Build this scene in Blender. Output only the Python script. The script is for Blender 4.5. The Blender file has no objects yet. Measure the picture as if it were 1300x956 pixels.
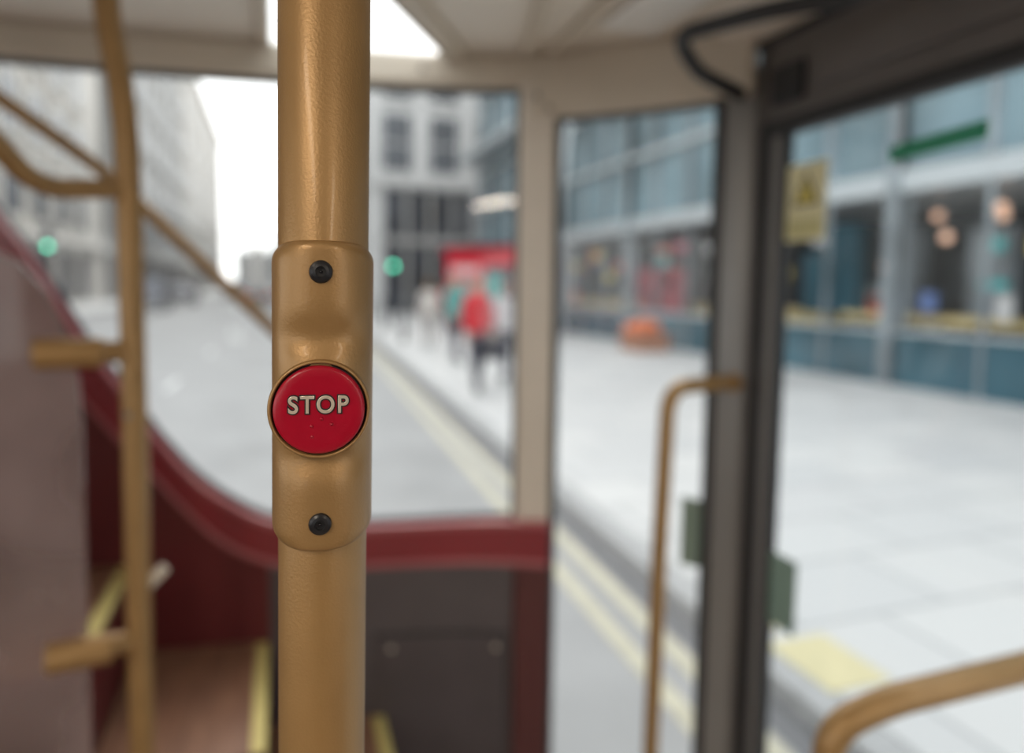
import bpy, bmesh, math, random
from mathutils import Vector, Matrix, Euler
random.seed(4)
S=bpy.context.scene
COL=bpy.context.collection
# ------------------------------------------------------------------ materials
def mat(name,col,rough=.5,metal=0.,var=.06,scale=8.,bump=0.,bscale=60.,coat=0.,emit=None,es=0.,spec=.5):
    m=bpy.data.materials.new(name);m.use_nodes=True
    nt=m.node_tree;b=nt.nodes['Principled BSDF'];L=nt.links
    tc=nt.nodes.new('ShaderNodeTexCoord')
    n=nt.nodes.new('ShaderNodeTexNoise');n.inputs['Scale'].default_value=scale;n.inputs['Detail'].default_value=4
    L.new(tc.outputs['Object'],n.inputs['Vector'])
    r=nt.nodes.new('ShaderNodeValToRGB')
    c0=[max(0,c*(1-var)) for c in col];c1=[min(1,c*(1+var)) for c in col]
    r.color_ramp.elements[0].position=.3;r.color_ramp.elements[1].position=.7
    r.color_ramp.elements[0].color=(*c0,1);r.color_ramp.elements[1].color=(*c1,1)
    L.new(n.outputs['Fac'],r.inputs['Fac']);L.new(r.outputs['Color'],b.inputs['Base Color'])
    b.inputs['Roughness'].default_value=rough;b.inputs['Metallic'].default_value=metal
    b.inputs['Coat Weight'].default_value=coat;b.inputs['Coat Roughness'].default_value=.12
    b.inputs['Specular IOR Level'].default_value=spec
    if bump>0:
        n2=nt.nodes.new('ShaderNodeTexNoise');n2.inputs['Scale'].default_value=bscale;n2.inputs['Detail'].default_value=3
        L.new(tc.outputs['Object'],n2.inputs['Vector'])
        bp=nt.nodes.new('ShaderNodeBump');bp.inputs['Strength'].default_value=bump;bp.inputs['Distance'].default_value=.001
        L.new(n2.outputs['Fac'],bp.inputs['Height']);L.new(bp.outputs['Normal'],b.inputs['Normal'])
    if emit:
        b.inputs['Emission Color'].default_value=(*emit,1);b.inputs['Emission Strength'].default_value=es
    return m
def glassmat(name,tint=(.95,.98,.98),rough=.0,milk=0.,milkcol=(.5,.45,.42),noise=False):
    m=bpy.data.materials.new(name);m.use_nodes=True;nt=m.node_tree;nt.nodes.clear();L=nt.links
    o=nt.nodes.new('ShaderNodeOutputMaterial')
    t=nt.nodes.new('ShaderNodeBsdfTransparent');t.inputs['Color'].default_value=(*tint,1)
    g=nt.nodes.new('ShaderNodeBsdfGlossy');g.inputs['Roughness'].default_value=rough
    # thin-pane Schlick reflectance, identical from either side of the pane
    lw=nt.nodes.new('ShaderNodeLayerWeight');lw.inputs['Blend'].default_value=.5
    pw=nt.nodes.new('ShaderNodeMath');pw.operation='POWER';pw.inputs[1].default_value=5
    ma=nt.nodes.new('ShaderNodeMath');ma.operation='MULTIPLY_ADD';ma.inputs[1].default_value=.9;ma.inputs[2].default_value=.045
    L.new(lw.outputs['Facing'],pw.inputs[0]);L.new(pw.outputs[0],ma.inputs[0])
    mx=nt.nodes.new('ShaderNodeMixShader')
    L.new(ma.outputs[0],mx.inputs[0]);L.new(t.outputs[0],mx.inputs[1]);L.new(g.outputs[0],mx.inputs[2])
    last=mx
    if milk>0:
        d=nt.nodes.new('ShaderNodeBsdfDiffuse');d.inputs['Color'].default_value=(*milkcol,1)
        tr=nt.nodes.new('ShaderNodeBsdfTranslucent');tr.inputs['Color'].default_value=(*milkcol,1)
        ad=nt.nodes.new('ShaderNodeMixShader');ad.inputs[0].default_value=.5
        L.new(d.outputs[0],ad.inputs[1]);L.new(tr.outputs[0],ad.inputs[2])
        m2=nt.nodes.new('ShaderNodeMixShader')
        L.new(mx.outputs[0],m2.inputs[1]);L.new(ad.outputs[0],m2.inputs[2])
        if noise:
            tc=nt.nodes.new('ShaderNodeTexCoord');n=nt.nodes.new('ShaderNodeTexNoise');n.inputs['Scale'].default_value=5
            L.new(tc.outputs['Object'],n.inputs['Vector'])
            mr=nt.nodes.new('ShaderNodeMapRange');mr.inputs['From Min'].default_value=.35;mr.inputs['From Max'].default_value=.65
            mr.inputs['To Min'].default_value=milk*.7;mr.inputs['To Max'].default_value=min(1,milk*1.25)
            L.new(n.outputs['Fac'],mr.inputs['Value']);L.new(mr.outputs[0],m2.inputs[0])
        else: m2.inputs[0].default_value=milk
        last=m2
    L.new(last.outputs[0],o.inputs[0])
    return m
GOLD=mat('gold_paint',(.35,.205,.078),.40,.33,.06,30,.15,900,.10)
GOLDH=mat('gold_housing',(.335,.195,.074),.40,.35,.06,30,.14,900,.10)
BRASS=mat('silver_letter',(.90,.80,.66),.28,.6,.05,30,0,60,.5)
REDB=mat('red_button',(.36,.001,.018),.30,0,.04,200,.08,1500,.15,None,0,.4)
BLACK=mat('black_plastic',(.012,.012,.014),.4)
RUBBER=mat('black_rubber',(.02,.02,.022),.55)
CREAM=mat('cream_panel',(.80,.74,.65),.45,0,.03)
CREAMD=mat('cream_trim',(.62,.55,.45),.45,0,.03)
BEIGE=mat('beige_post',(.68,.61,.52),.4,0,.03)
MAROON=mat('maroon_panel',(.13,.020,.022),.4,0,.1,5)
REDT=mat('red_trim',(.25,.026,.036),.3,0,.08,6,0,60,.4)
GREY=mat('grey_moulding',(.095,.08,.083),.5,0,.08,12,.3,400)
GREYL=mat('pillar_grey',(.22,.215,.21),.35,.2,.04)
DARK=mat('dark_header',(.125,.112,.105),.45,0,.1,8)
GLASS=glassmat('clear_glass')
DGLASS=glassmat('door_glass',(.93,.975,.985))
SMOKE=glassmat('smoked_screen',(.74,.68,.66),milk=.40,milkcol=(.48,.38,.36),noise=True)
YEL=mat('yellow_paint',(.72,.60,.22),.6)
FLOORM=mat('bus_floor',(.38,.30,.24),.7)
# wood
WOOD=bpy.data.materials.new('wood_tread');WOOD.use_nodes=True
nt=WOOD.node_tree;b=nt.nodes['Principled BSDF'];tc=nt.nodes.new('ShaderNodeTexCoord');mp=nt.nodes.new('ShaderNodeMapping')
mp.inputs['Scale'].default_value=(60,6,20);n=nt.nodes.new('ShaderNodeTexNoise');n.inputs['Scale'].default_value=1.5
r=nt.nodes.new('ShaderNodeValToRGB');r.color_ramp.elements[0].color=(.14,.06,.035,1);r.color_ramp.elements[1].color=(.38,.20,.12,1)
nt.links.new(tc.outputs['Object'],mp.inputs[0]);nt.links.new(mp.outputs[0],n.inputs['Vector']);nt.links.new(n.outputs['Fac'],r.inputs[0]);nt.links.new(r.outputs[0],b.inputs['Base Color']);b.inputs['Roughness'].default_value=.4
# ------------------------------------------------------------------ helpers
def link(o,parent=None):
    COL.objects.link(o)
    if parent: o.parent=parent
    return o
def empty(name,parent=None,loc=(0,0,0)):
    o=bpy.data.objects.new(name,None);o.empty_display_size=.1;o.location=loc
    return link(o,parent)
def mesh(name,vs,fs,m,parent=None,smooth=False,bevel=0,seg=2,mats=None,mi=None):
    me=bpy.data.meshes.new(name);me.from_pydata([tuple(v) for v in vs],[],fs)
    bm=bmesh.new();bm.from_mesh(me);bmesh.ops.recalc_face_normals(bm,faces=bm.faces);bm.to_mesh(me);bm.free()
    if mats:
        for x in mats: me.materials.append(x)
        for p,i in zip(me.polygons,mi): p.material_index=i
    else: me.materials.append(m)
    if smooth:
        for p in me.polygons:p.use_smooth=True
    o=bpy.data.objects.new(name,me);link(o,parent)
    if bevel>0:
        md=o.modifiers.new('b','BEVEL');md.width=bevel;md.segments=seg;md.limit_method='ANGLE';md.angle_limit=.6
    return o
BF=[(0,1,2,3),(7,6,5,4),(0,4,5,1),(1,5,6,2),(2,6,7,3),(3,7,4,0)]
def boxv(x0,x1,y0,y1,z0,z1):
    return [(x0,y0,z0),(x1,y0,z0),(x1,y1,z0),(x0,y1,z0),(x0,y0,z1),(x1,y0,z1),(x1,y1,z1),(x0,y1,z1)]
def box(name,x0,x1,y0,y1,z0,z1,m,parent=None,bevel=0,seg=2):
    return mesh(name,boxv(x0,x1,y0,y1,z0,z1),BF,m,parent,bevel=bevel,seg=seg)
class MB:
    "accumulate boxes/quads with materials in one mesh"
    def __init__(s): s.v=[];s.f=[];s.mi=[];s.mats=[]
    def idx(s,m):
        if m not in s.mats:s.mats.append(m)
        return s.mats.index(m)
    def add(s,vs,fs,m):
        o=len(s.v);s.v+=[tuple(v) for v in vs]
        for f in fs:s.f.append(tuple(i+o for i in f));s.mi.append(s.idx(m))
    def box(s,x0,x1,y0,y1,z0,z1,m): s.add(boxv(x0,x1,y0,y1,z0,z1),BF,m)
    def cyl(s,p0,p1,r0,r1,m,n=12):
        p0=Vector(p0);p1=Vector(p1);d=(p1-p0).normalized();a=d.orthogonal().normalized();b=d.cross(a)
        vs=[p0+(a*math.cos(t)+b*math.sin(t))*r0 for t in [2*math.pi*i/n for i in range(n)]]+[p1+(a*math.cos(t)+b*math.sin(t))*r1 for t in [2*math.pi*i/n for i in range(n)]]
        fs=[(i,(i+1)%n,n+(i+1)%n,n+i) for i in range(n)]+[tuple(range(n))[::-1],tuple(range(n,2*n))]
        s.add(vs,fs,m)
    def ball(s,c,r,m,n=10,k=6,sc=(1,1,1)):
        vs=[];fs=[]
        for j in range(k+1):
            ph=math.pi*j/k
            for i in range(n):
                th=2*math.pi*i/n
                vs.append((c[0]+r*sc[0]*math.sin(ph)*math.cos(th),c[1]+r*sc[1]*math.sin(ph)*math.sin(th),c[2]+r*sc[2]*math.cos(ph)))
        for j in range(k):
            for i in range(n): fs.append((j*n+i,j*n+(i+1)%n,(j+1)*n+(i+1)%n,(j+1)*n+i))
        s.add(vs,fs,m)
    def make(s,name,parent=None,smooth=False,bevel=0):
        return mesh(name,s.v,s.f,None,parent,smooth,bevel,2,s.mats,s.mi)
def catmull(pts,k=10):
    P=[Vector(p) for p in pts];out=[]
    P=[P[0]*2-P[1]]+P+[P[-1]*2-P[-2]]
    for i in range(1,len(P)-2):
        for j in range(k):
            t=j/k;a,b,c,d=P[i-1:i+3]
            out.append(.5*((2*b)+(c-a)*t+(2*a-5*b+4*c-d)*t*t+(-a+3*b-3*c+d)*t**3))
    out.append(P[-2]);return out
def fillet(pts,r,k=8):
    P=[Vector(p) for p in pts];out=[P[0]]
    for i in range(1,len(P)-1):
        a=(P[i-1]-P[i]);b=(P[i+1]-P[i]);rr=min(r,a.length*.45,b.length*.45)
        A=P[i]+a.normalized()*rr;B=P[i]+b.normalized()*rr
        for j in range(k+1):
            t=j/k;out.append(A*(1-t)**2+P[i]*2*t*(1-t)+B*t*t)
    out.append(P[-1]);return out
def tube(name,path,r,m,parent=None,n=24,flat=1.0):
    P=[Vector(p) for p in path];vs=[];fs=[];a=None
    for i,p in enumerate(P):
        d=(P[min(i+1,len(P)-1)]-P[max(i-1,0)]).normalized()
        if a is None:
            a=Vector((0,0,1)).cross(d)
            if a.length<.1:a=Vector((1,0,0)).cross(d)
        a=(a-d*a.dot(d)).normalized();b=d.cross(a)
        for k in range(n):
            t=2*math.pi*k/n;vs.append(p+a*math.cos(t)*r*flat+b*math.sin(t)*r)
    for i in range(len(P)-1):
        for k in range(n): fs.append((i*n+k,i*n+(k+1)%n,(i+1)*n+(k+1)%n,(i+1)*n+k))
    fs.append(tuple(range(n))[::-1]);fs.append(tuple(range((len(P)-1)*n,len(P)*n)))
    o=mesh(name,vs,fs,m,parent,True)
    md=o.modifiers.new('b','BEVEL');md.width=r*.12;md.segments=2;md.limit_method='ANGLE';md.angle_limit=1.0
    return o
def lerp(tab,x):
    if x<=tab[0][0]:return tab[0][1]
    for (a,u),(b,v) in zip(tab,tab[1:]):
        if x<=b:return u+(v-u)*(x-a)/(b-a)
    return tab[-1][1]
# ------------------------------------------------------------------ bus end-wall plan curve (metres)
PL=[(-1.6,1.15),(-1.35,1.4),(-1.0,1.53),(-.5,1.58),(.19,1.50),(.505,1.41),(.68,1.28),(.85,1.085)]
_cm=catmull([(x,y,0) for x,y in PL],12);ETAB=[(p.x,p.y) for p in _cm]
def E(x): return lerp(ETAB,x)
def EN(x):
    d=(E(x+.01)-E(x-.01))/.02
    if x>.84: d=-1.15
    return Vector((d,-1,0)).normalized()
def EP(x,z,off=0):
    n=EN(x);return Vector((x,E(x),z))+n*off
def smooth_tab(tab):
    p=catmull([(a,b,0) for a,b in tab],6);return [(q.x,q.y) for q in p]
def patch(name,x0,x1,zlo,zhi,off,th,m,parent=None,n=None,bevel=0):
    n=n or max(4,int(abs(x1-x0)/.025))
    f0=zlo if callable(zlo) else (lambda x:zlo)
    f1=zhi if callable(zhi) else (lambda x:zhi)
    vs=[];fs=[]
    for i in range(n+1):
        x=x0+(x1-x0)*i/n
        vs+=[EP(x,f0(x),off),EP(x,f1(x),off),EP(x,f1(x),off+th),EP(x,f0(x),off+th)]
    for i in range(n):
        for k in range(4): fs.append((i*4+k,i*4+(k+1)%4,i*4+4+(k+1)%4,i*4+4+k))
    fs.append((0,1,2,3));fs.append(tuple(n*4+k for k in (3,2,1,0)))
    return mesh(name,vs,fs,m,parent,bevel=bevel)
def sheet(name,x0,x1,zlo,zhi,off,m,parent=None,n=None):
    n=n or max(2,int(abs(x1-x0)/.04))
    f0=zlo if callable(zlo) else (lambda x:zlo)
    f1=zhi if callable(zhi) else (lambda x:zhi)
    vs=[];fs=[]
    for i in range(n+1):
        x=x0+(x1-x0)*i/n;vs+=[EP(x,f0(x),off),EP(x,f1(x),off)]
    for i in range(n): fs.append((2*i,2*i+1,2*i+3,2*i+2))
    return mesh(name,vs,fs,m,parent,True)
SW=smooth_tab([(-1.05,2.062),(-.80,2.058),(-.62,1.97),(-.502,1.787),(-.439,1.69),(-.387,1.59),(-.348,1.519),(-.293,1.439),(-.237,1.347),(-.164,1.253),(-.088,1.19),(-.017,1.152),(.08,1.135),(.181,1.13),(.34,1.133),(.6,1.145)])
SB=smooth_tab([(-1.05,1.98),(-.80,1.95),(-.66,1.85),(-.54,1.68),(-.46,1.56),(-.405,1.472),(-.239,1.257),(-.16,1.16),(-.089,1.095),(0,1.055),(.09,1.042),(.18,1.04),(.6,1.045)])
sw=lambda x:lerp(SW,x); sb=lambda x:lerp(SB,x)
# ------------------------------------------------------------------ bus shell
wf=empty('wall_front')
patch('maroon_lower_panel',-1.6,-.02,.32,sb,0,.02,MAROON,wf)
patch('red_swoop_trim',-1.05,.573,sb,sw,0,.040,REDT,wf,n=80,bevel=.008)
CAP=mat('red_cap_highlight',(.42,.12,.13),.35,0,.05,6,0,60,.4)  # trim red lightened so the ledge colour carries a pinkish highlight
patch('red_swoop_cap',-1.05,.573,lambda x:sw(x)-.014,lambda x:sw(x)+.002,.036,.014,CAP,wf,n=80,bevel=.004)
patch('red_swoop_lip',-1.05,.573,lambda x:sb(x)-.004,lambda x:sb(x)+.008,.026,.022,CAP,wf,n=80,bevel=.004)
patch('window_gasket_lower',-1.0,.50,lambda x:sw(x),lambda x:sw(x)+.006,.0,.02,RUBBER,wf,n=80)
patch('window_gasket_upper',-1.0,.50,2.058,2.068,0,.02,RUBBER,wf)
patch('window_gasket_post',.491,.50,1.14,2.06,0,.018,RUBBER,wf,n=1)
patch('grey_lower_panel',-.02,.50,.32,1.042,0,.025,GREY,wf,bevel=.004)
patch('maroon_post_base',.50,.574,.32,1.042,-.01,.045,mat('maroon_base',(.10,.03,.03),.4),wf,n=3,bevel=.008)
patch('left_fill_panel',-1.6,-1.0,1.9,2.14,0,.03,CREAM,wf)
patch('header_beam',-1.6,.53,2.066,2.136,0,.035,CREAMD,wf,bevel=.012)
patch('corner_header',.52,.85,2.003,2.136,0,.04,CREAMD,wf,bevel=.01)
patch('corner_post',.50,.572,1.13,2.10,-.01,.045,BEIGE,wf,n=3,bevel=.01)
patch('post_edge_gasket',.572,.580,.36,2.0,0,.03,RUBBER,wf,n=1)
patch('corner_gasket_top',.58,.82,1.996,2.005,0,.025,RUBBER,wf,n=6)
def disc(name,c,nrm,r,h,m,parent,n=20,r2=None):
    b=MB();c=Vector(c);nrm=Vector(nrm).normalized();b.cyl(c,c+nrm*h,r,r2 or r*.8,m,n);return b.make(name,parent,False)
SCRB=mat('beam_screw_grey',(.25,.22,.19),.4,.5)
for i,(x,z,o_) in enumerate([(.535,2.045,.04),(.30,2.10,.035),(.56,2.02,.04)]):
    disc('beam_screw_%d'%i,EP(x,z,o_),EN(x),.007,.004,SCRB,wf)
hv=empty('access_hatch',wf)
patch('hatch_panel',.205,.485,.42,.872,.025,.006,mat('hatch_grey',(.08,.066,.07),.45,0,.08,12,.3,400),hv,bevel=.005)
patch('hatch_rim_top',.20,.49,.872,.878,.024,.003,BLACK,hv)
patch('hatch_rim_side',.484,.490,.42,.872,.024,.003,BLACK,hv,n=1)
for i,x in enumerate((.235,.465)):
    disc('hatch_screw_%d'%i,EP(x,.845,.03),EN(x),.006,.004,BEIGE,hv)
w1=sheet('window_1',-1.0,.502,lambda x:sw(x)-.01,2.075,.004,GLASS,n=60)
w2=sheet('window_2',.575,.825,.34,2.01,.004,GLASS)
GREENST=mat('green_sticker',(.24,.32,.26),.5)
sheet('green_sticker',.776,.813,1.09,1.23,.007,GREENST,w2,n=2)
# ceiling with triangular quarter-light notch
crv=[(x,E(x)+.03) for x in [.85,.80,.74,.68,.6,.505,.42,.332]]
crl=[(x,E(x)+.03) for x in [-.005,-.2,-.5,-.8,-1.0,-1.2,-1.35,-1.6]]
outl=[(-1.62,-3.5),(.9,-3.5),(.9,1.085)]+crv+[(.325,1.43),(-.003,.90),(-.005,.90)]+crl
nn=len(outl)
vs=[(x,y,2.135) for x,y in outl]+[(x,y,2.145) for x,y in outl]
fs=[tuple(range(nn)),tuple(range(nn,2*nn))[::-1]]+[(i,(i+1)%nn,nn+(i+1)%nn,nn+i) for i in range(nn)]
ce=mesh('ceiling',vs,fs,CREAM)
def bar(name,p0,p1,w,h,m,parent,bevel=.004):
    p0=Vector(p0);p1=Vector(p1);d=(p1-p0).normalized();s=d.cross(Vector((0,0,1))).normalized()*w/2;u=s.cross(d).normalized()*h/2
    vs=[p0-s-u,p0+s-u,p1+s-u,p1-s-u,p0-s+u,p0+s+u,p1+s+u,p1-s+u]
    return mesh(name,vs,BF,m,parent,bevel=bevel)
bar('rib_1',(.365,1.425,2.129),(.027,.88,2.129),.045,.018,CREAMD,ce,.006)
bar('rib_1_seal',(.336,1.43,2.131),(-.002,.885,2.131),.006,.014,RUBBER,ce,.001)
bar('rib_2',(.49,1.36,2.128),(.36,.8,2.128),.018,.018,CREAMD,ce)
bar('rib_3',(.535,1.33,2.128),(.52,.8,2.128),.018,.018,CREAMD,ce)
bar('rib_4',(-.02,1.50,2.131),(-.02,.8,2.131),.025,.012,CREAMD,ce)
w3=mesh('window_3',[(-.005,.90,2.142),(-.003,.90,2.142),(.332,1.49,2.142),(-.005,1.55,2.142)],[(0,1,2,3)],GLASS)
box('access_panel',.565,.68,.70,1.17,2.120,2.136,mat('cream_light',(.86,.84,.80),.4,0,.02),ce,.014,3)
cv=[(.70,2.136),(.73,2.13),(.77,2.112),(.81,2.10),(.86,2.098),(.86,2.136)]
vs=[];
for y in (-3.4,1.10): vs+=[(x,y,z) for x,z in cv]
k=len(cv);fs=[tuple(range(k)),tuple(range(k,2*k))[::-1]]+[(i,(i+1)%k,k+(i+1)%k,k+i) for i in range(k)]
mesh('trim_1',vs,fs,CREAM)
fl=box('floor',-1.62,.9,-3.5,1.5,.26,.32,FLOORM)
wl=empty('wall_left')
box('lower',-1.66,-1.6,-3.5,1.16,.3,1.1,MAROON,wl);box('upper',-1.66,-1.6,-3.5,1.16,1.95,2.16,CREAM,wl)
for i,y in enumerate((-3.5,-2.0,-.5,1.0)): box('mullion_%d'%i,-1.655,-1.6,y,y+.12,1.1,1.95,BEIGE,wl)
mesh('window_4',[(-1.63,-3.4,1.1),(-1.63,1.1,1.1),(-1.63,1.1,1.95),(-1.63,-3.4,1.95)],[(0,1,2,3)],GLASS)
wb=box('unseen_wall_back',-1.66,.92,-3.56,-3.5,.3,2.16,mat('unseen_wall_dark',(.16,.09,.07),.5))  # unseen wall, made solid and dark to deepen the pole's reflected centre
wr=empty('wall_right')
box('lower',.86,.92,-3.5,-.35,.3,1.1,MAROON,wr);box('upper',.86,.92,-3.5,-.35,1.95,2.14,CREAM,wr)
for i,y in enumerate((-3.5,-2.0,-.47)): box('mullion_%d'%i,.86,.915,y,y+.12,.32 if i==2 else 1.1,1.95,BEIGE,wr)
mesh('window_6',[(.89,-3.4,1.1),(.89,-.35,1.1),(.89,-.35,1.95),(.89,-3.4,1.95)],[(0,1,2,3)],GLASS)
# door assembly
dr=empty('door_1')
patch('pillar_outer',.812,.856,.30,2.06,-.01,.04,GREYL,dr,n=2,bevel=.004)
patch('pillar_edge',.806,.818,.30,2.06,.0,.036,RUBBER,dr,n=1,bevel=.002)
box('pillar_channel',.838,.885,1.052,1.082,.30,2.06,DARK,dr,bevel=.003)
box('pillar_seal',.832,.875,1.030,1.054,.30,1.95,RUBBER,dr,bevel=.006)
box('leaf_stile',.842,.868,1.008,1.032,.34,1.93,GREYL,dr,bevel=.004)
box('leaf_gasket',.844,.866,.998,1.010,.36,1.93,RUBBER,dr,bevel=.003)
box('leaf_stile_far',.842,.868,-.36,-.32,.34,1.93,DARK,dr,bevel=.004)
box('leaf_rail_low',.842,.868,-.36,1.01,.32,.40,DARK,dr,bevel=.004)
box('top_gasket',.834,.870,-.36,1.052,1.922,1.950,RUBBER,dr,bevel=.008)
box('header_panel',.846,.92,-.36,1.085,1.945,2.10,DARK,dr,bevel=.008)
box('header_cover',.838,.85,-.30,.93,1.985,2.055,DARK,dr,bevel=.006)
box('header_hinge_box',.832,.85,.955,1.03,1.975,2.04,RUBBER,dr,bevel=.006)
box('header_lip',.836,.86,-.36,1.085,2.088,2.104,RUBBER,dr,bevel=.006)
mesh('glass',[(.855,-.33,.38),(.855,1.0,.38),(.855,1.0,1.93),(.855,-.33,1.93)],[(0,1,2,3)],DGLASS,dr)
def xquad(name,ya,yb,z0,z1,m,parent,x=.852,tilt=0):
    return mesh(name,[(x,ya,z0),(x,yb,z0+tilt),(x,yb,z1+tilt),(x,ya,z1)],[(0,1,2,3)],m,parent)
YST=mat('yellow_sticker',(.78,.73,.45),.5,0,.03)
xquad('warning_sticker',.996,.904,1.735,1.866,YST,dr)
xquad('warning_strip',.990,.910,1.742,1.772,mat('sticker_olive',(.58,.54,.26),.5),dr,.8515)
mesh('warning_triangle',[(.8512,.982,1.795),(.8512,.918,1.795),(.8512,.950,1.852)],[(0,1,2)],BLACK,dr)
mesh('warning_triangle_in',[(.8508,.973,1.800),(.8508,.927,1.800),(.8508,.950,1.842)],[(0,1,2)],mat('sticker_yellow2',(.8,.66,.15),.5),dr)
xquad('warning_mark',.953,.947,1.806,1.828,BLACK,dr,.8505)
xquad('exit_sticker',.785,.638,1.838,1.862,mat('exit_green',(.03,.28,.16),.5),dr,.852,.008)
xquad('push_sticker',1.0,.930,1.041,1.175,mat('green_sticker2',(.22,.32,.27),.5),dr,.852)
tube('door_arm',fillet([(.74,.60,2.035),(.685,.716,2.022),(.634,.786,2.026),(.594,.957,2.044),(.655,.993,2.006),(.79,1.055,2.0)],.05),.0125,RUBBER,dr)
# ------------------------------------------------------------------ staircase
st=empty('staircase')
ZT=[.50,.69,.88,1.07,1.26,1.45,1.64];XT=[.46,.21,-.03,-.29,-.55,-.81,-1.07,-1.33]
for i,z in enumerate(ZT):
    if i<1: continue
    xr,xl=XT[i],XT[i+1];ys=1.14
    n=10;vs=[]
    for j in range(n+1):
        x=xl+(xr-xl)*j/n;vs+=[(x,ys,z-.03),(x,E(x)-.022,z-.03),(x,E(x)-.022,z),(x,ys,z)]
    fs=[]
    for j in range(n):
        for q in range(4): fs.append((j*4+q,j*4+(q+1)%4,j*4+4+(q+1)%4,j*4+4+q))
    fs+=[(0,1,2,3),tuple(n*4+q for q in (3,2,1,0))]
    mesh('tread_%d'%i,vs,fs,WOOD,st)
    yb=E(xr)-.03
    box('riser_%d'%i,xr-.02,xr-.004,ys,yb,z-.19,z-.03,MAROON,st)
    box('nosing_%d'%i,xr-.022,xr+.003,ys,yb,z-.008,z+.002,YEL,st,bevel=.003)
    box('stringer_%d'%i,xl,xr,ys-.02,ys,.32,z-.005,MAROON,st)
# ------------------------------------------------------------------ handrails
hr=empty('stair_handrail')
tube('upright',catmull([(-.215,1.078,2.135),(-.213,1.078,2.06),(-.210,1.077,2.0),(-.201,1.074,1.94),(-.193,1.071,1.87),(-.191,1.070,1.80),(-.191,1.070,1.7),(-.192,1.071,1.45),(-.195,1.072,1.1),(-.197,1.072,.7),(-.197,1.072,.32)]),.0165,GOLD,hr)
tube('branch_rail',catmull([(-.195,1.072,1.777),(-.235,1.046,1.771),(-.265,1.02,1.768),(-.285,.985,1.778),(-.303,.94,1.808),(-.34,.83,1.87),(-.40,.66,1.97)]),.0135,GOLD,hr)
tube('diagonal_rail',fillet([(-.95,1.30,2.10),(-.45,1.30,1.965),(-.271,1.31,1.835),(-.017,1.381,1.572),(.06,1.40,1.49),(.068,1.43,1.15)],.06),.0115,GOLD,hr)
for z in (1.5535,1.136):
    tube('clamp_%d'%int(z*100),[(-.25,1.05,z),(-.225,1.062,z),(-.20,1.072,z)],.0155,GOLD,hr)
    p0=Vector((-.303,1.046,z));p1=Vector((-.225,1.056,z))
    tube('clamp_jaw_%d'%int(z*100),[p0,p0.lerp(p1,.06),p0.lerp(p1,.94),p1],.0205,GOLD,hr)
disc('upright_screw',(-.197,1.055,1.465),(0,-1,0),.005,.003,GREYL,hr)
disc('upright_ring',(-.192,1.071,1.465),(0,0,1),.0178,.004,GOLD,hr)
tube('foot_clip',[(-.197,1.072,1.20),(-.180,1.075,1.215),(-.160,1.078,1.235)],.008,CREAMD,hr)
gp=[(-1.5,.36),(-.262,.36),(-.255,1.46),(-.258,1.52),(-.268,1.58),(-.290,1.635),(-.32,1.675),(-.37,1.70),(-.45,1.715),(-1.5,1.74)]
vs=[(x,1.060,z) for x,z in gp]+[(x,1.068,z) for x,z in gp];k=len(gp)
mesh('glass_partition',vs,[tuple(range(k)),tuple(range(k,2*k))[::-1]]+[(i,(i+1)%k,k+(i+1)%k,k+i) for i in range(k)],SMOKE)
g=empty('grab_rail')
tube('rail',fillet([(.815,1.085,1.474),(.655,1.045,1.476),(.646,1.044,1.20),(.640,1.050,.50),(.80,1.09,.48)],.05),.0145,GOLD,g)
disc('rail_flange',(.822,1.088,1.474),(-.9,-.35,0),.022,.012,GOLD,g,24)
rr=empty('door_rail')
tube('rail',fillet([(.858,.535,1.208),(.66,.57,1.178),(.592,.583,1.150),(.583,.59,.32)],.05),.0175,GOLD,rr)
# ------------------------------------------------------------------ main pole and bell push
LEAN=.0118
def AXZ(z): return Vector((.0164+(z-1.555)*LEAN,.280,0))
tube('grab_pole',[(AXZ(z).x,.280,z) for z in (.32,1.2,2.135)],.0172,GOLD,None,n=64)
sbt=empty('stop_button')
fw=Vector((-.11,-1,0)).normalized();lat=Vector((-fw.y,fw.x,0))
def LP(a,b,z): return AXZ(z)+lat*a+fw*b+Vector((0,0,z))
zc=1.6078;hh=.0582;W=.0192;rc=.0078
N=64
zs=[-hh+rc*(1-math.cos(math.pi/2*i/8)) for i in range(9)]
zs+= [-hh+rc+(2*hh-2*rc)*i/60 for i in range(1,60)]
zs+= [-z for z in zs[:9]][::-1]
vs=[];fs=[]
for dz in zs:
    e=hh-abs(dz)
    w=W if e>=rc else W-rc+math.sqrt(max(0,rc*rc-(rc-e)**2))
    rf=.0026
    bf=0 if e>=rf else (rf-math.sqrt(max(0,rf*rf-(rf-e)**2)))
    u=abs(dz);dish=.0023*math.exp(-((u-.0225)/.0065)**2)
    for k in range(N):
        t=2*math.pi*k/N;c,s_=math.cos(t),math.sin(t);p=2/2.5
        a=w*math.copysign(abs(c)**p,c)
        if s_>=0: b=(.0222-bf)*abs(s_)**p-dish*max(0,s_)**2
        else: b=-.004*abs(s_)**p
        vs.append(LP(a,b,zc+dz))
for i in range(len(zs)-1):
    for k in range(N): fs.append((i*N+k,i*N+(k+1)%N,(i+1)*N+(k+1)%N,(i+1)*N+k))
fs+=[tuple(range(N))[::-1],tuple(range((len(zs)-1)*N,len(zs)*N))]
mesh('housing',vs,fs,GOLDH,sbt,True)
AO=-.0003
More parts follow.
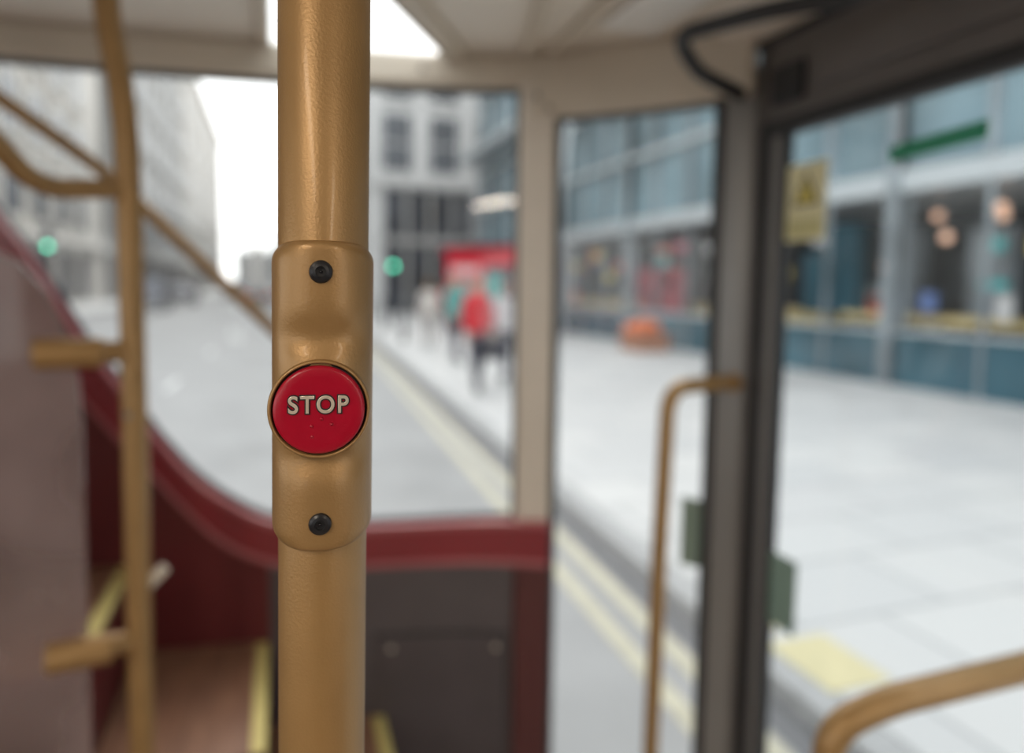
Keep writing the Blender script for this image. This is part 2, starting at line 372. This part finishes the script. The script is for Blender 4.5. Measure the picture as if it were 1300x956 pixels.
def lathe(name,prof,z,m,n=72):
    vs=[];fs=[]
    for r_,b in prof:
        for k in range(n):
            t=2*math.pi*k/n;vs.append(LP(AO+r_*math.cos(t),b,z+r_*math.sin(t)))
    for i in range(len(prof)-1):
        for k in range(n):fs.append((i*n+k,i*n+(k+1)%n,(i+1)*n+(k+1)%n,(i+1)*n+k))
    fs+=[tuple(range(n))[::-1],tuple(range((len(prof)-1)*n,len(prof)*n))]
    return mesh(name,vs,fs,m,sbt,True)
zb=1.6042
lathe('collar',[(.0165,.004),(.0178,.012),(.0183,.018),(.0184,.0222),(.0182,.0233),(.0178,.0238),(.0173,.0238),(.0171,.0234),(.0170,.0215),(.016,.0214)],zb,GOLDH)
lathe('gap_ring',[(.0170,.0200),(.0170,.0218),(.0160,.0218)],zb,BLACK)
lathe('button_cap',[(.0161,.020),(.0163,.0234),(.0162,.0243),(.0158,.0249),(.0150,.0252),(.012,.02505),(.006,.0249),(.001,.0249)],zb,REDB)
def text_mesh(name,body,size,off,bdepth,m,origin,parent,bev=0):
    cu=bpy.data.curves.new(name,'FONT');cu.body=body;cu.size=size;cu.extrude=bdepth;cu.offset=off
    cu.align_x='CENTER';cu.align_y='CENTER';cu.space_character=1.16;cu.bevel_depth=bev;cu.bevel_resolution=2
    t=bpy.data.objects.new(name,cu);COL.objects.link(t)
    dg=bpy.context.evaluated_depsgraph_get();me=bpy.data.meshes.new_from_object(t.evaluated_get(dg))
    bpy.data.objects.remove(t)
    M=Matrix((lat*.91,Vector((LEAN,0,1)),fw)).transposed().to_4x4();M.translation=origin
    me.transform(M);me.materials.clear();me.materials.append(m)
    o=bpy.data.objects.new(name,me);link(o,parent);return o
text_mesh('stop_text_edge','STOP',.0089,.00062,.0002,BLACK,LP(AO-.0003,.0251,zb+.0018),sbt)
text_mesh('stop_text','STOP',.0089,.00006,.00045,BRASS,LP(AO-.0003,.0251,zb+.0018),sbt,.0001)
for i,(a,dz) in enumerate([(-.0030,-.0058),(.0040,-.0052),(-.0028,-.0097),(.0005,-.0032)]):
    b=MB();p=LP(a,.0249,zb+dz);b.ball(p,.0007,REDB,10,6);b.make('braille_%d'%i,sbt,True)
for i,z in enumerate((1.6545,1.5608)):
    b=MB()
    def ring(r0,b0,r1,b1,n,m):
        v=[LP(r0*math.cos(2*math.pi*k/n),b0,z+r0*math.sin(2*math.pi*k/n)) for k in range(n)]+[LP(r1*math.cos(2*math.pi*k/n),b1,z+r1*math.sin(2*math.pi*k/n)) for k in range(n)]
        b.add(v,[(k,(k+1)%n,n+(k+1)%n,n+k) for k in range(n)],m)
    SC=mat('screw_black_%d'%i,(.025,.025,.028),.32,.5)
    n=24
    ring(.0042,.0195,.0042,.0226,n,SC);ring(.0042,.0226,.0039,.0233,n,SC);ring(.0039,.0233,.0030,.0238,n,SC);ring(.0030,.0238,.0019,.0240,n,SC)
    ring(.0019,.0240,.0019,.0226,n,BLACK);ring(.0019,.0226,.00001,.0225,n,BLACK)
    b.cyl(LP(0,.0225,z),LP(0,.0233,z),.0006,.0005,SC,10)
    b.make('screw_%d'%i,sbt,True)
# ================================================================== OUTSIDE
def cx(y): return 1.78+.042*y     # kerb line
ASPH=mat('asphalt',(.25,.25,.25),.8,0,.12,1.2,.3,80)
pav=bpy.data.materials.new('paving');pav.use_nodes=True;nt=pav.node_tree;b=nt.nodes['Principled BSDF']
tc=nt.nodes.new('ShaderNodeTexCoord');br=nt.nodes.new('ShaderNodeTexBrick')
br.inputs['Scale'].default_value=1;br.inputs['Brick Width'].default_value=.9;br.inputs['Row Height'].default_value=.6;br.inputs['Mortar Size'].default_value=.012
br.inputs['Color1'].default_value=(.48,.475,.465,1);br.inputs['Color2'].default_value=(.41,.41,.41,1);br.inputs['Mortar'].default_value=(.27,.27,.275,1)
nt.links.new(tc.outputs['Object'],br.inputs['Vector']);nt.links.new(br.outputs['Color'],b.inputs['Base Color']);b.inputs['Roughness'].default_value=.7
GRAN=mat('granite_kerb',(.30,.30,.30),.7,0,.15,20)
mesh('road',[(-9.6,-15,0),(cx(-15)+.02,-15,0),(cx(260)+.02,260,0),(-9.6+.02*275,260,0)],[(0,1,2,3)],ASPH)
def slab(name,f0,f1,y0,y1,z0,z1,m,parent=None,bevel=0):
    vs=[(f0(y0),y0,z0),(f1(y0),y0,z0),(f1(y1),y1,z0),(f0(y1),y1,z0),(f0(y0),y0,z1),(f1(y0),y0,z1),(f1(y1),y1,z1),(f0(y1),y1,z1)]
    return mesh(name,vs,BF,m,parent,bevel=bevel)
slab('pavement',lambda y:cx(y)+.15,lambda y:30,-15,260,-.05,.12,pav)
slab('kerb',lambda y:cx(y),lambda y:cx(y)+.15,-15,260,-.05,.12,GRAN,None,.015)
slab('pavement',lambda y:-30,lambda y:-9.9+.02*(y+15),-15,260,-.05,.12,pav)
slab('kerb',lambda y:-9.9+.02*(y+15),lambda y:-9.6+.02*(y+15),-15,260,-.05,.12,GRAN)
rm=empty('road_marking')
YL=mat('yellow_line',(.40,.375,.29),.7,0,.15,10);WL=mat('white_line',(.50,.50,.50),.7,0,.1,10)
slab('double_yellow_1',lambda y:cx(y)-.24,lambda y:cx(y)-.15,-15,120,.0,.006,YL,rm)
slab('double_yellow_2',lambda y:cx(y)-.44,lambda y:cx(y)-.35,-15,120,.0,.006,YL,rm)
slab('gutter',lambda y:cx(y)-.12,lambda y:cx(y)-.0,-15,120,.0,.008,mat('gutter_dark',(.12,.12,.125),.7),rm)
for i in range(24):
    y=6+i*5.5;xx=-1.9+.02*y
    box('dash_%d'%i,xx,xx+.10,y,y+1.2,0,.006,WL,rm)
for i in range(8):
    y=12+i*9;xx=-5.4+.02*y
    box('dash_b_%d'%i,xx,xx+.12,y,y+1.2,0,.006,WL,rm)
KY=mat('kerb_yellow',(.48,.43,.26),.7)
box('tactile_yellow',1.98,2.28,1.95,2.32,.12,.126,KY,rm)
box('tactile_yellow_b',2.02,2.2,2.42,2.62,.12,.126,KY,rm)
# ---- facades
STONE=mat('pale_stone',(.46,.44,.41),.8,0,.12,.5);STONE2=mat('grey_stone',(.31,.305,.295),.8,0,.12,.5)
WING=mat('window_grey',(.06,.07,.085),.25,0,.3,.4,spec=.3);SHOP=mat('shop_dark',(.05,.055,.065),.35,0,.5,.6,spec=.3)
CST=mat('corner_stone',(.55,.55,.545),.8,0,.06,.5)
def row_building(name,xf,depth,y0,y1,h,floors,bay,side,stone,gh=4.5):
    b=MB();s=side
    b.box(min(xf,xf-s*depth),max(xf,xf-s*depth),y0,y1,.12,h,stone)
    fh=(h-gh-1.2)/floors;nb=int((y1-y0)/bay)
    for i in range(nb):
        ya=y0+(i+.5)*bay
        X0,X1=sorted((xf-s*.1,xf+s*.05))
        b.box(X0,X1,ya-bay*.38,ya+bay*.38,.4,gh-1.0,SHOP)
        for j in range(floors):
            z0=gh+j*fh
            b.box(X0,X1,ya-bay*.27,ya+bay*.27,z0+fh*.16,z0+fh*.85,WING)
            A,B=sorted((xf,xf+s*.18))
            b.box(A,B,ya-bay*.29,ya+bay*.29,z0+fh*.08,z0+fh*.15,stone)
        A,B=sorted((xf,xf+s*.25));b.box(A,B,ya-bay*.5-.2,ya-bay*.5+.2,.12,h-1,stone)
    for z in (gh-.5,h-1.2,h-.3):
        A,B=sorted((xf,xf+s*.5));b.box(A,B,y0,y1,z,z+.4,stone)
    return b.make(name)
row_building('stone_building',-13,12,14,62,27,5,4.4,1,STONE)
row_building('stone_building',-12.6,12,64,108,34,6,5.5,1,STONE2)
row_building('stone_building',-12.6,12,110,185,36,6,7.5,1,STONE)
b=MB();b.box(-14,-1,262,275,0,13,STONE2);b.box(-1,12,262,275,0,22,STONE2);b.box(-8,-5,261,262,0,16,STONE);
for i in range(10):
    for j in range(4): b.box(-13+i*2.2,-12+i*2.2,260.7,261,2+j*3.4,4+j*3.4,WING)
b.make('terminal_building')
b=MB();b.box(4.7,16,38,60,.12,14.0,CST)
for i in range(5):
    x=5.55+i*2.62
    for j in range(2):
        z=7.9+j*3.9
        hz=3.0 if j==0 else 1.7
        b.box(x,x+1.5,37.9,38.1,z,z+hz,WING);b.box(x+.7,x+.8,37.85,37.95,z,z+hz,CST);b.box(x,x+1.5,37.85,37.95,z+1.4,z+1.5,CST)
        b.box(x-.2,x+1.7,37.8,38,z-.25,z-.05,CST)
b.box(5.6,10.4,37.85,38.1,.2,6.9,SHOP)
for x in (6.7,8.0,9.3): b.box(x,x+.22,37.7,38,.2,6.9,STONE2)
b.box(5.4,10.6,37.6,38,3.9,4.3,STONE2);b.box(4.7,16,37.7,38,7.1,7.5,CST);b.box(10.8,15,37.85,38.1,.2,6,SHOP)
b.make('corner_building')
row_building('stone_building',4.9,12,60.5,240,16,3,4,-1,STONE)
STEEL=mat('white_steel',(.50,.54,.56),.35,.2,.04);TEAL=mat('teal_glass',(.035,.095,.125),.15,0,.4,.5,coat=.3)
LBG=mat('pale_blue_glass',(.20,.29,.33),.12,.1,.5,.3,coat=.5);INT=mat('interior_dark',(.10,.115,.125),.6,0,.6,.8)
MAR2=mat('maroon_wall',(.22,.03,.045),.6);WARM=mat('warm_lamp',(.9,.6,.45),.4,emit=(1,.55,.36),es=.7);AMB=mat('amber_band',(.55,.44,.22),.6,0,.4,1.5)
DGR=mat('grey_display',(.22,.25,.27),.3,0,.5,.7)
DC=[mat('display_%d'%i,c,.6) for i,c in enumerate([(.55,.12,.06),(.05,.35,.35),(.6,.5,.15),(.5,.5,.5),(.10,.16,.35),(.35,.06,.1)])]
b=MB();X=9.5
b.box(X+3.5,X+14,-14,33,.12,15,INT)
b.box(X,X+3.6,-14,33,3.25,3.6,STEEL)
b.box(X,X+3.5,32.7,33,.12,15,STEEL)
b.box(X+.05,X+.15,-14,33,.12,1.0,TEAL)
b.box(X+.02,X+.2,-14,33,.98,1.03,STEEL)
b.box(X+.1,X+3.5,-14,33,3.6,15,LBG)
for i in range(32):
    y=-14+i*1.5
    b.box(X-.0,X+.08,y,y+.05,.12,3.3,DGR);b.box(X-.05,X+.1,y,y+.08,3.6,15,DGR)
    if i%3==0:b.box(X-.08,X+.3,y,y+.2,.12,15,DGR if i%2 else STEEL)
random.seed(11)
for i in range(60):
    y=random.uniform(-6,30);z=random.choice((.12,.12,1.2));hh_=random.uniform(.8,1.9);o_=random.uniform(1,3)
    b.box(X+o_,X+o_+.3,y,y+random.uniform(.3,1.3),z,z+hh_,random.choice((DGR,SHOP,STEEL,SHOP,DGR,TEAL)))
for i in range(55):
    y=random.uniform(4,28);z=random.uniform(1.1,2.6)
    b.box(X+.4,X+.5,y,y+random.uniform(.15,.45),z,z+random.uniform(.12,.4),random.choice(DC))
for z in (5.2,7.0,8.2,10.5,12.8): b.box(X-.08,X+.12,-14,33,z,z+.14,STEEL)
b.box(X-1.1,X+.1,5,33,7.6,7.85,STEEL)
b.box(X+1.2,X+1.8,11,26,.9,1.25,AMB);b.box(X+.9,X+1.2,5.5,10.5,1.1,1.25,AMB)
b.box(X+.4,X+.7,15.5,17.5,.3,2.2,MAR2)
b.make('glass_building')
b=MB()
for (yy,zz,oo) in [(7.5,2.95,.9),(7.9,2.9,1.5),(8.3,2.55,.8),(8.8,2.95,1.2),(7.0,2.6,1.3),(9.8,2.1,1.2),(13.5,2.3,1.5),(17,2.2,1.2)]:
    b.ball((X+oo,yy,zz),.085,WARM,12,8);b.cyl((X+oo,yy,zz+.08),(X+oo,yy,3.25),.008,.008,DGR,6)
b.make('pendant_lights')
b=MB()
for (p,q,r_) in [((8.3,20.3,.12),(7.9,17.8,8.5),.09),((8.3,20.3,.12),(8.2,22.8,8.5),.07)]:
    b.cyl(p,q,r_,r_*.8,STEEL,12)
b.make('steel_struts',None,True)
b=MB();ORG=mat('orange_flowers',(.62,.16,.05),.7,0,.4,6);PLT=mat('planter_brown',(.30,.13,.07),.6)
b.box(8.2,9.0,14.4,15.4,.12,.52,PLT);b.box(8.15,9.05,14.35,15.45,.48,.56,PLT)
for i in range(40):b.ball((random.uniform(8.25,8.95),random.uniform(14.45,15.35),random.uniform(.58,.80)),random.uniform(.07,.13),ORG,8,5)
b.make('flower_planter')
RK=mat('kiosk_red',(.56,.015,.035),.4,0,.08,1);TL=mat('kiosk_teal',(.08,.34,.32),.5);WP=mat('poster_pink',(.60,.42,.42),.5)
b=MB()
P0=Vector((5.75,24.0,0));P1=Vector((7.95,21.6,0));d=(P1-P0).normalized();nn_=Vector((-d.y,d.x,0))
if nn_.y<0:nn_=-nn_
def kq(a0,a1,z0,z1,o0,o1,m):
    q=[P0+d*a0+nn_*o0,P0+d*a1+nn_*o0,P0+d*a1+nn_*o1,P0+d*a0+nn_*o1]
    b.add([(v.x,v.y,z0) for v in q]+[(v.x,v.y,z1) for v in q],BF,m)
L_=(P1-P0).length
kq(0,L_,.12,2.85,0,1.6,RK);kq(-.1,L_+.1,2.8,3.0,-.15,1.7,RK)
kq(.2,1.35,2.0,2.35,-.03,0,WP);kq(.25,1.35,.7,1.75,-.04,0,TL);kq(.5,1.0,.8,1.5,-.05,0,WP)
kq(1.6,3.05,1.1,2.35,-.03,0,SHOP);kq(1.7,2.2,1.2,2.1,-.05,0,TL);kq(2.35,2.9,1.2,1.9,-.05,0,WP);kq(1.5,3.1,1.0,1.08,-.35,0,STEEL)
kq(0,L_,.12,.35,-.04,0,SHOP);kq(-.1,L_+.1,3.0,3.1,-.4,1.7,SHOP)
b.make('red_kiosk')
def bollard(x,y):
    b=MB();b.cyl((x,y,.12),(x,y,.3),.09,.08,BLACK);b.cyl((x,y,.3),(x,y,1.0),.065,.055,BLACK);b.cyl((x,y,1.0),(x,y,1.06),.075,.075,BLACK);b.ball((x,y,1.12),.07,BLACK,12,8);b.make('bollard',None,True)
for p in [(3.4,23),(3.7,29),(3.25,18.5)]: bollard(*p)
GL=mat('signal_green',(.1,.8,.5),.4,emit=(.1,1,.6),es=4.0);RL=mat('signal_red',(.3,.02,.02),.4)
def signal(x,y,z):
    b=MB();b.cyl((x,y,.12),(x,y,z+1.1),.06,.055,BLACK);b.box(x-.15,x+.15,y-.28,y-.05,z-.2,z+.9,SHOP)
    for k,m in enumerate((GL,RL,RL)):
        c=z+k*.32
        b.cyl((x,y-.27,c),(x,y-.31,c),.105,.105,m if k==0 else SHOP,16)
        b.cyl((x,y-.27,c+.12),(x,y-.45,c+.12),.03,.02,BLACK,8)
    b.make('traffic_light')
signal(4.45,28.1,2.42);signal(-9.1,34,3.09)
def car(x,y,col,heading=0,van=False):
    m=mat('car_paint',col,.25,.2,.03,coat=.6);TLm=mat('tail_light',(.5,.02,.02),.3,emit=(1,.06,.03),es=1.1);TY=mat('tyre',(.02,.02,.02),.8)
    h=1.9 if van else 1.5;b=MB()
    prof=[(0,.35),(0,.95),(.15,1.02),(.55,h),(2.6,h),(3.4,1.0),(4.3,.85),(4.4,.35)]
    n=len(prof);w=.88
    vs=[(-w,py,pz) for py,pz in prof]+[(w,py,pz) for py,pz in prof]
    for i in (3,4,n+3,n+4):
        v=vs[i];vs[i]=(v[0]*.8,v[1],v[2])
    fs=[tuple(range(n)),tuple(range(n,2*n))[::-1]]+[(i,(i+1)%n,n+(i+1)%n,n+i) for i in range(n)]
    b.add(vs,fs,m)
    b.add([(-.66,.20,1.08),(.66,.20,1.08),(.58,.50,h-.08),(-.58,.50,h-.08)],[(0,1,2,3)],SHOP)
    b.add([(-.8,3.3,1.05),(.8,3.3,1.05),(.62,2.66,h-.06),(-.62,2.66,h-.06)],[(0,1,2,3)],SHOP)
    for s in (-1,1):
        b.add([(s*.885,.6,1.05),(s*.885,3.0,1.05),(s*.75,2.5,h-.12),(s*.75,.8,h-.12)],[(0,1,2,3)],SHOP)
        b.box(s*.62-.10,s*.62+.10,-.03,.02,.74,.88,TLm)
        for yy in (.85,3.5): b.cyl((s*.7,yy,.32),(s*.9,yy,.32),.32,.32,TY,20);b.cyl((s*.9,yy,.32),(s*.91,yy,.32),.18,.17,STEEL,14)
    b.box(-.25,.25,-.02,.02,.5,.62,YEL);b.box(-.85,.85,-.06,.05,.38,.55,BLACK)
    o=b.make('car',None,False,.03);o.location=(x,y,0);o.rotation_euler.z=heading
car(-1.2,50,(.03,.03,.035));car(-3.6,66,(.06,.06,.07),0,True);car(-6.9,46,(.06,.065,.08),math.pi,True);car(-6.6,58,(.03,.03,.04),math.pi);car(.8,75,(.02,.02,.02),0,True)
# ------------------------------------------------------------------ people
def person(name,x,y,zg,yaw,h,top,bottom,skin=(.45,.25,.18),hair=(.03,.02,.015),stride=.22,armsw=.1,longhair=False,bag=None):
    par=empty(name);par.location=(x,y,zg);par.rotation_euler.z=yaw;s=h/1.75;par.scale=(s,s,s)
    V=[];R=[];Eg=[]
    def v(p,r,pa=None):
        V.append(p);R.append(r if isinstance(r,tuple) else (r,r))
        if pa is not None:Eg.append((pa,len(V)-1))
        return len(V)-1
    pel=v((0,0,.96),(.15,.11));sp=v((0,0,1.12),(.135,.10),pel);ch=v((0,-.01,1.32),(.17,.115),sp);nb=v((0,0,1.46),(.075,.065),ch);nk=v((0,-.01,1.56),.05,nb)
    for sd in (-1,1):
        sh=v((sd*.175,0,1.425),.062,nb);sw_=sd*armsw
        el=v((sd*.225,.03+sw_*.4,1.16),.045,sh);wr_=v((sd*.225,-.07+sw_*1.3,.93),.029,el);pm=v((sd*.225,-.09+sw_*1.5,.865),(.032,.018),wr_)
        for fi in range(4):
            ox=(fi-1.5)*.017;L1=[.035,.042,.038,.03][fi]
            a=v((sd*.225,-.10+sw_*1.5+ox,.825),.0095,pm);c=v((sd*(.222),-.10+sw_*1.5+ox,.825-L1),.0085,a);v((sd*.212,-.10+sw_*1.5+ox,.825-L1*1.8),.007,c)
        a=v((sd*.215,-.125+sw_*1.5,.87),.011,pm);v((sd*.20,-.14+sw_*1.5,.835),.009,a)
        hp=v((sd*.09,0,.90),(.095,.10),pel);st_=sd*stride
        kn=v((sd*.095,-.05+st_*.45,.51),.062,hp);an=v((sd*.095,st_,.10),.042,kn);v((sd*.10,st_-.15,.045),(.045,.035),an)
    me=bpy.data.meshes.new(name);me.from_pydata(V,Eg,[]);o=bpy.data.objects.new(name+'_b',me);COL.objects.link(o)
    md=o.modifiers.new('s','SKIN');
    for i,sv in enumerate(me.skin_vertices[0].data): sv.radius=R[i];sv.use_root=(i==0)
    o.modifiers.new('ss','SUBSURF').levels=1
    dg=bpy.context.evaluated_depsgraph_get();nm=bpy.data.meshes.new_from_object(o.evaluated_get(dg));bpy.data.objects.remove(o)
    SK=mat(name+'_skin',skin,.6);TP=mat(name+'_top',top,.8);BT=mat(name+'_trousers',bottom,.8);SHO=mat(name+'_shoes',(.03,.03,.03),.5);HR=mat(name+'_hair',hair,.6)
    nm.materials.clear()
    for m in (SK,TP,BT,SHO):nm.materials.append(m)
    for p in nm.polygons:
        c=p.center;p.use_smooth=True
        p.material_index=0 if c.z>1.50 or (abs(c.x)>.17 and c.z<.95) else 1 if c.z>.93 else 2 if c.z>.10 else 3
    ob=bpy.data.objects.new('body',nm);link(ob,par)
    b=MB();hc=(0,-.02,1.645)
    b.ball(hc,1,SK,20,14,(.074,.09,.112));b.add([(-.014,-.105,1.63),(.014,-.105,1.63),(0,-.128,1.628),(0,-.105,1.665)],[(0,1,2),(0,2,3),(2,1,3)],SK)
    for sd in (-1,1):
        b.ball((sd*.028,-.098,1.655),.009,BLACK,8,6);b.ball((sd*.075,-.015,1.645),1,SK,8,6,(.01,.018,.03))
    b.ball((0,-.100,1.592),1,mat(name+'_lips',(.35,.1,.09),.5),8,6,(.022,.008,.006))
    b.ball((0,.006,1.672),1,HR,20,12,(.083,.092,.100))
    if longhair: b.ball((0,.05,1.56),1,HR,14,10,(.08,.05,.15))
    b.make('head',par,True)
    if bag:
        b=MB();m=mat(name+'_bag',bag,.6);b.box(.20,.34,-.18,.16,.50,.80,m);b.cyl((.27,-.1,.80),(.235,0,.93),.01,.01,m,8);b.cyl((.27,.1,.80),(.235,0,.93),.01,.01,m,8);b.make('bag',par,False,.03)
    return par
person('pedestrian',2.72,9.45,.12,.1,1.66,(.48,.02,.03),(.03,.03,.045),bag=(.05,.05,.06))
person('pedestrian',3.5,16.4,.12,3.0,1.66,(.55,.51,.48),(.30,.28,.27),hair=(.12,.07,.03),longhair=True)
person('pedestrian',3.45,10.3,.12,3.3,1.62,(.42,.40,.41),(.03,.03,.05),hair=(.05,.03,.02),longhair=True,bag=(.03,.03,.03))
person('pedestrian',3.35,13.2,.12,.4,1.75,(.10,.32,.30),(.05,.04,.06))
person('pedestrian',4.6,19.0,.12,.2,1.72,(.36,.04,.05),(.04,.04,.05))
person('pedestrian',7.6,9.6,.12,1.2,1.75,(.08,.09,.12),(.05,.05,.07))
person('pedestrian',-10.6,26,.12,.2,1.75,(.06,.06,.08),(.05,.05,.06))
# ------------------------------------------------------------------ light
w=bpy.data.worlds.new('World');S.world=w;w.use_nodes=True;nt=w.node_tree;bg=nt.nodes['Background']
tc=nt.nodes.new('ShaderNodeTexCoord');sx=nt.nodes.new('ShaderNodeSeparateXYZ');rp=nt.nodes.new('ShaderNodeValToRGB')
rp.color_ramp.elements[0].position=0;rp.color_ramp.elements[0].color=(1,.985,.96,1);rp.color_ramp.elements[1].position=.8;rp.color_ramp.elements[1].color=(.96,.975,1,1)
nt.links.new(tc.outputs['Generated'],sx.inputs[0]);nt.links.new(sx.outputs['Z'],rp.inputs[0]);nt.links.new(rp.outputs[0],bg.inputs['Color'])
bg.inputs['Strength'].default_value=2.6
sn=bpy.data.lights.new('sun','SUN');sn.energy=1.3;sn.angle=.5;sn.color=(1,.94,.86);so=bpy.data.objects.new('sun',sn);link(so);so.rotation_euler=Euler((math.radians(42),0,math.radians(160)))
for i,(x,y) in enumerate([(-.55,-.5),(.45,-1.2)]):  # added fill lamps behind the camera, brightening the interior
    fx=MB();fx.box(x-.06,x+.06,y-.4,y+.4,2.115,2.134,BEIGE);fo=fx.make('added_fill_fixture')
    la=bpy.data.lights.new('fill_strip','AREA');la.shape='RECTANGLE';la.size=.1;la.size_y=.75;la.energy=9;la.color=(1,.86,.68)
    lo=bpy.data.objects.new('fill_light',la);lo.location=(x,y,2.11);link(lo,fo)
# ------------------------------------------------------------------ camera
cam=bpy.data.cameras.new('camera');co=bpy.data.objects.new('camera',cam);link(co)
co.location=(0,0,1.65);co.rotation_euler=Euler((math.radians(85.45),math.radians(-.758),math.radians(-18.94)))
cam.lens=24.0;cam.sensor_width=36;cam.shift_y=-45/1300;cam.clip_start=.01;cam.clip_end=600
cam.dof.use_dof=True;cam.dof.focus_distance=.250;cam.dof.aperture_fstop=3.2
S.camera=co
S.view_settings.view_transform='Standard'
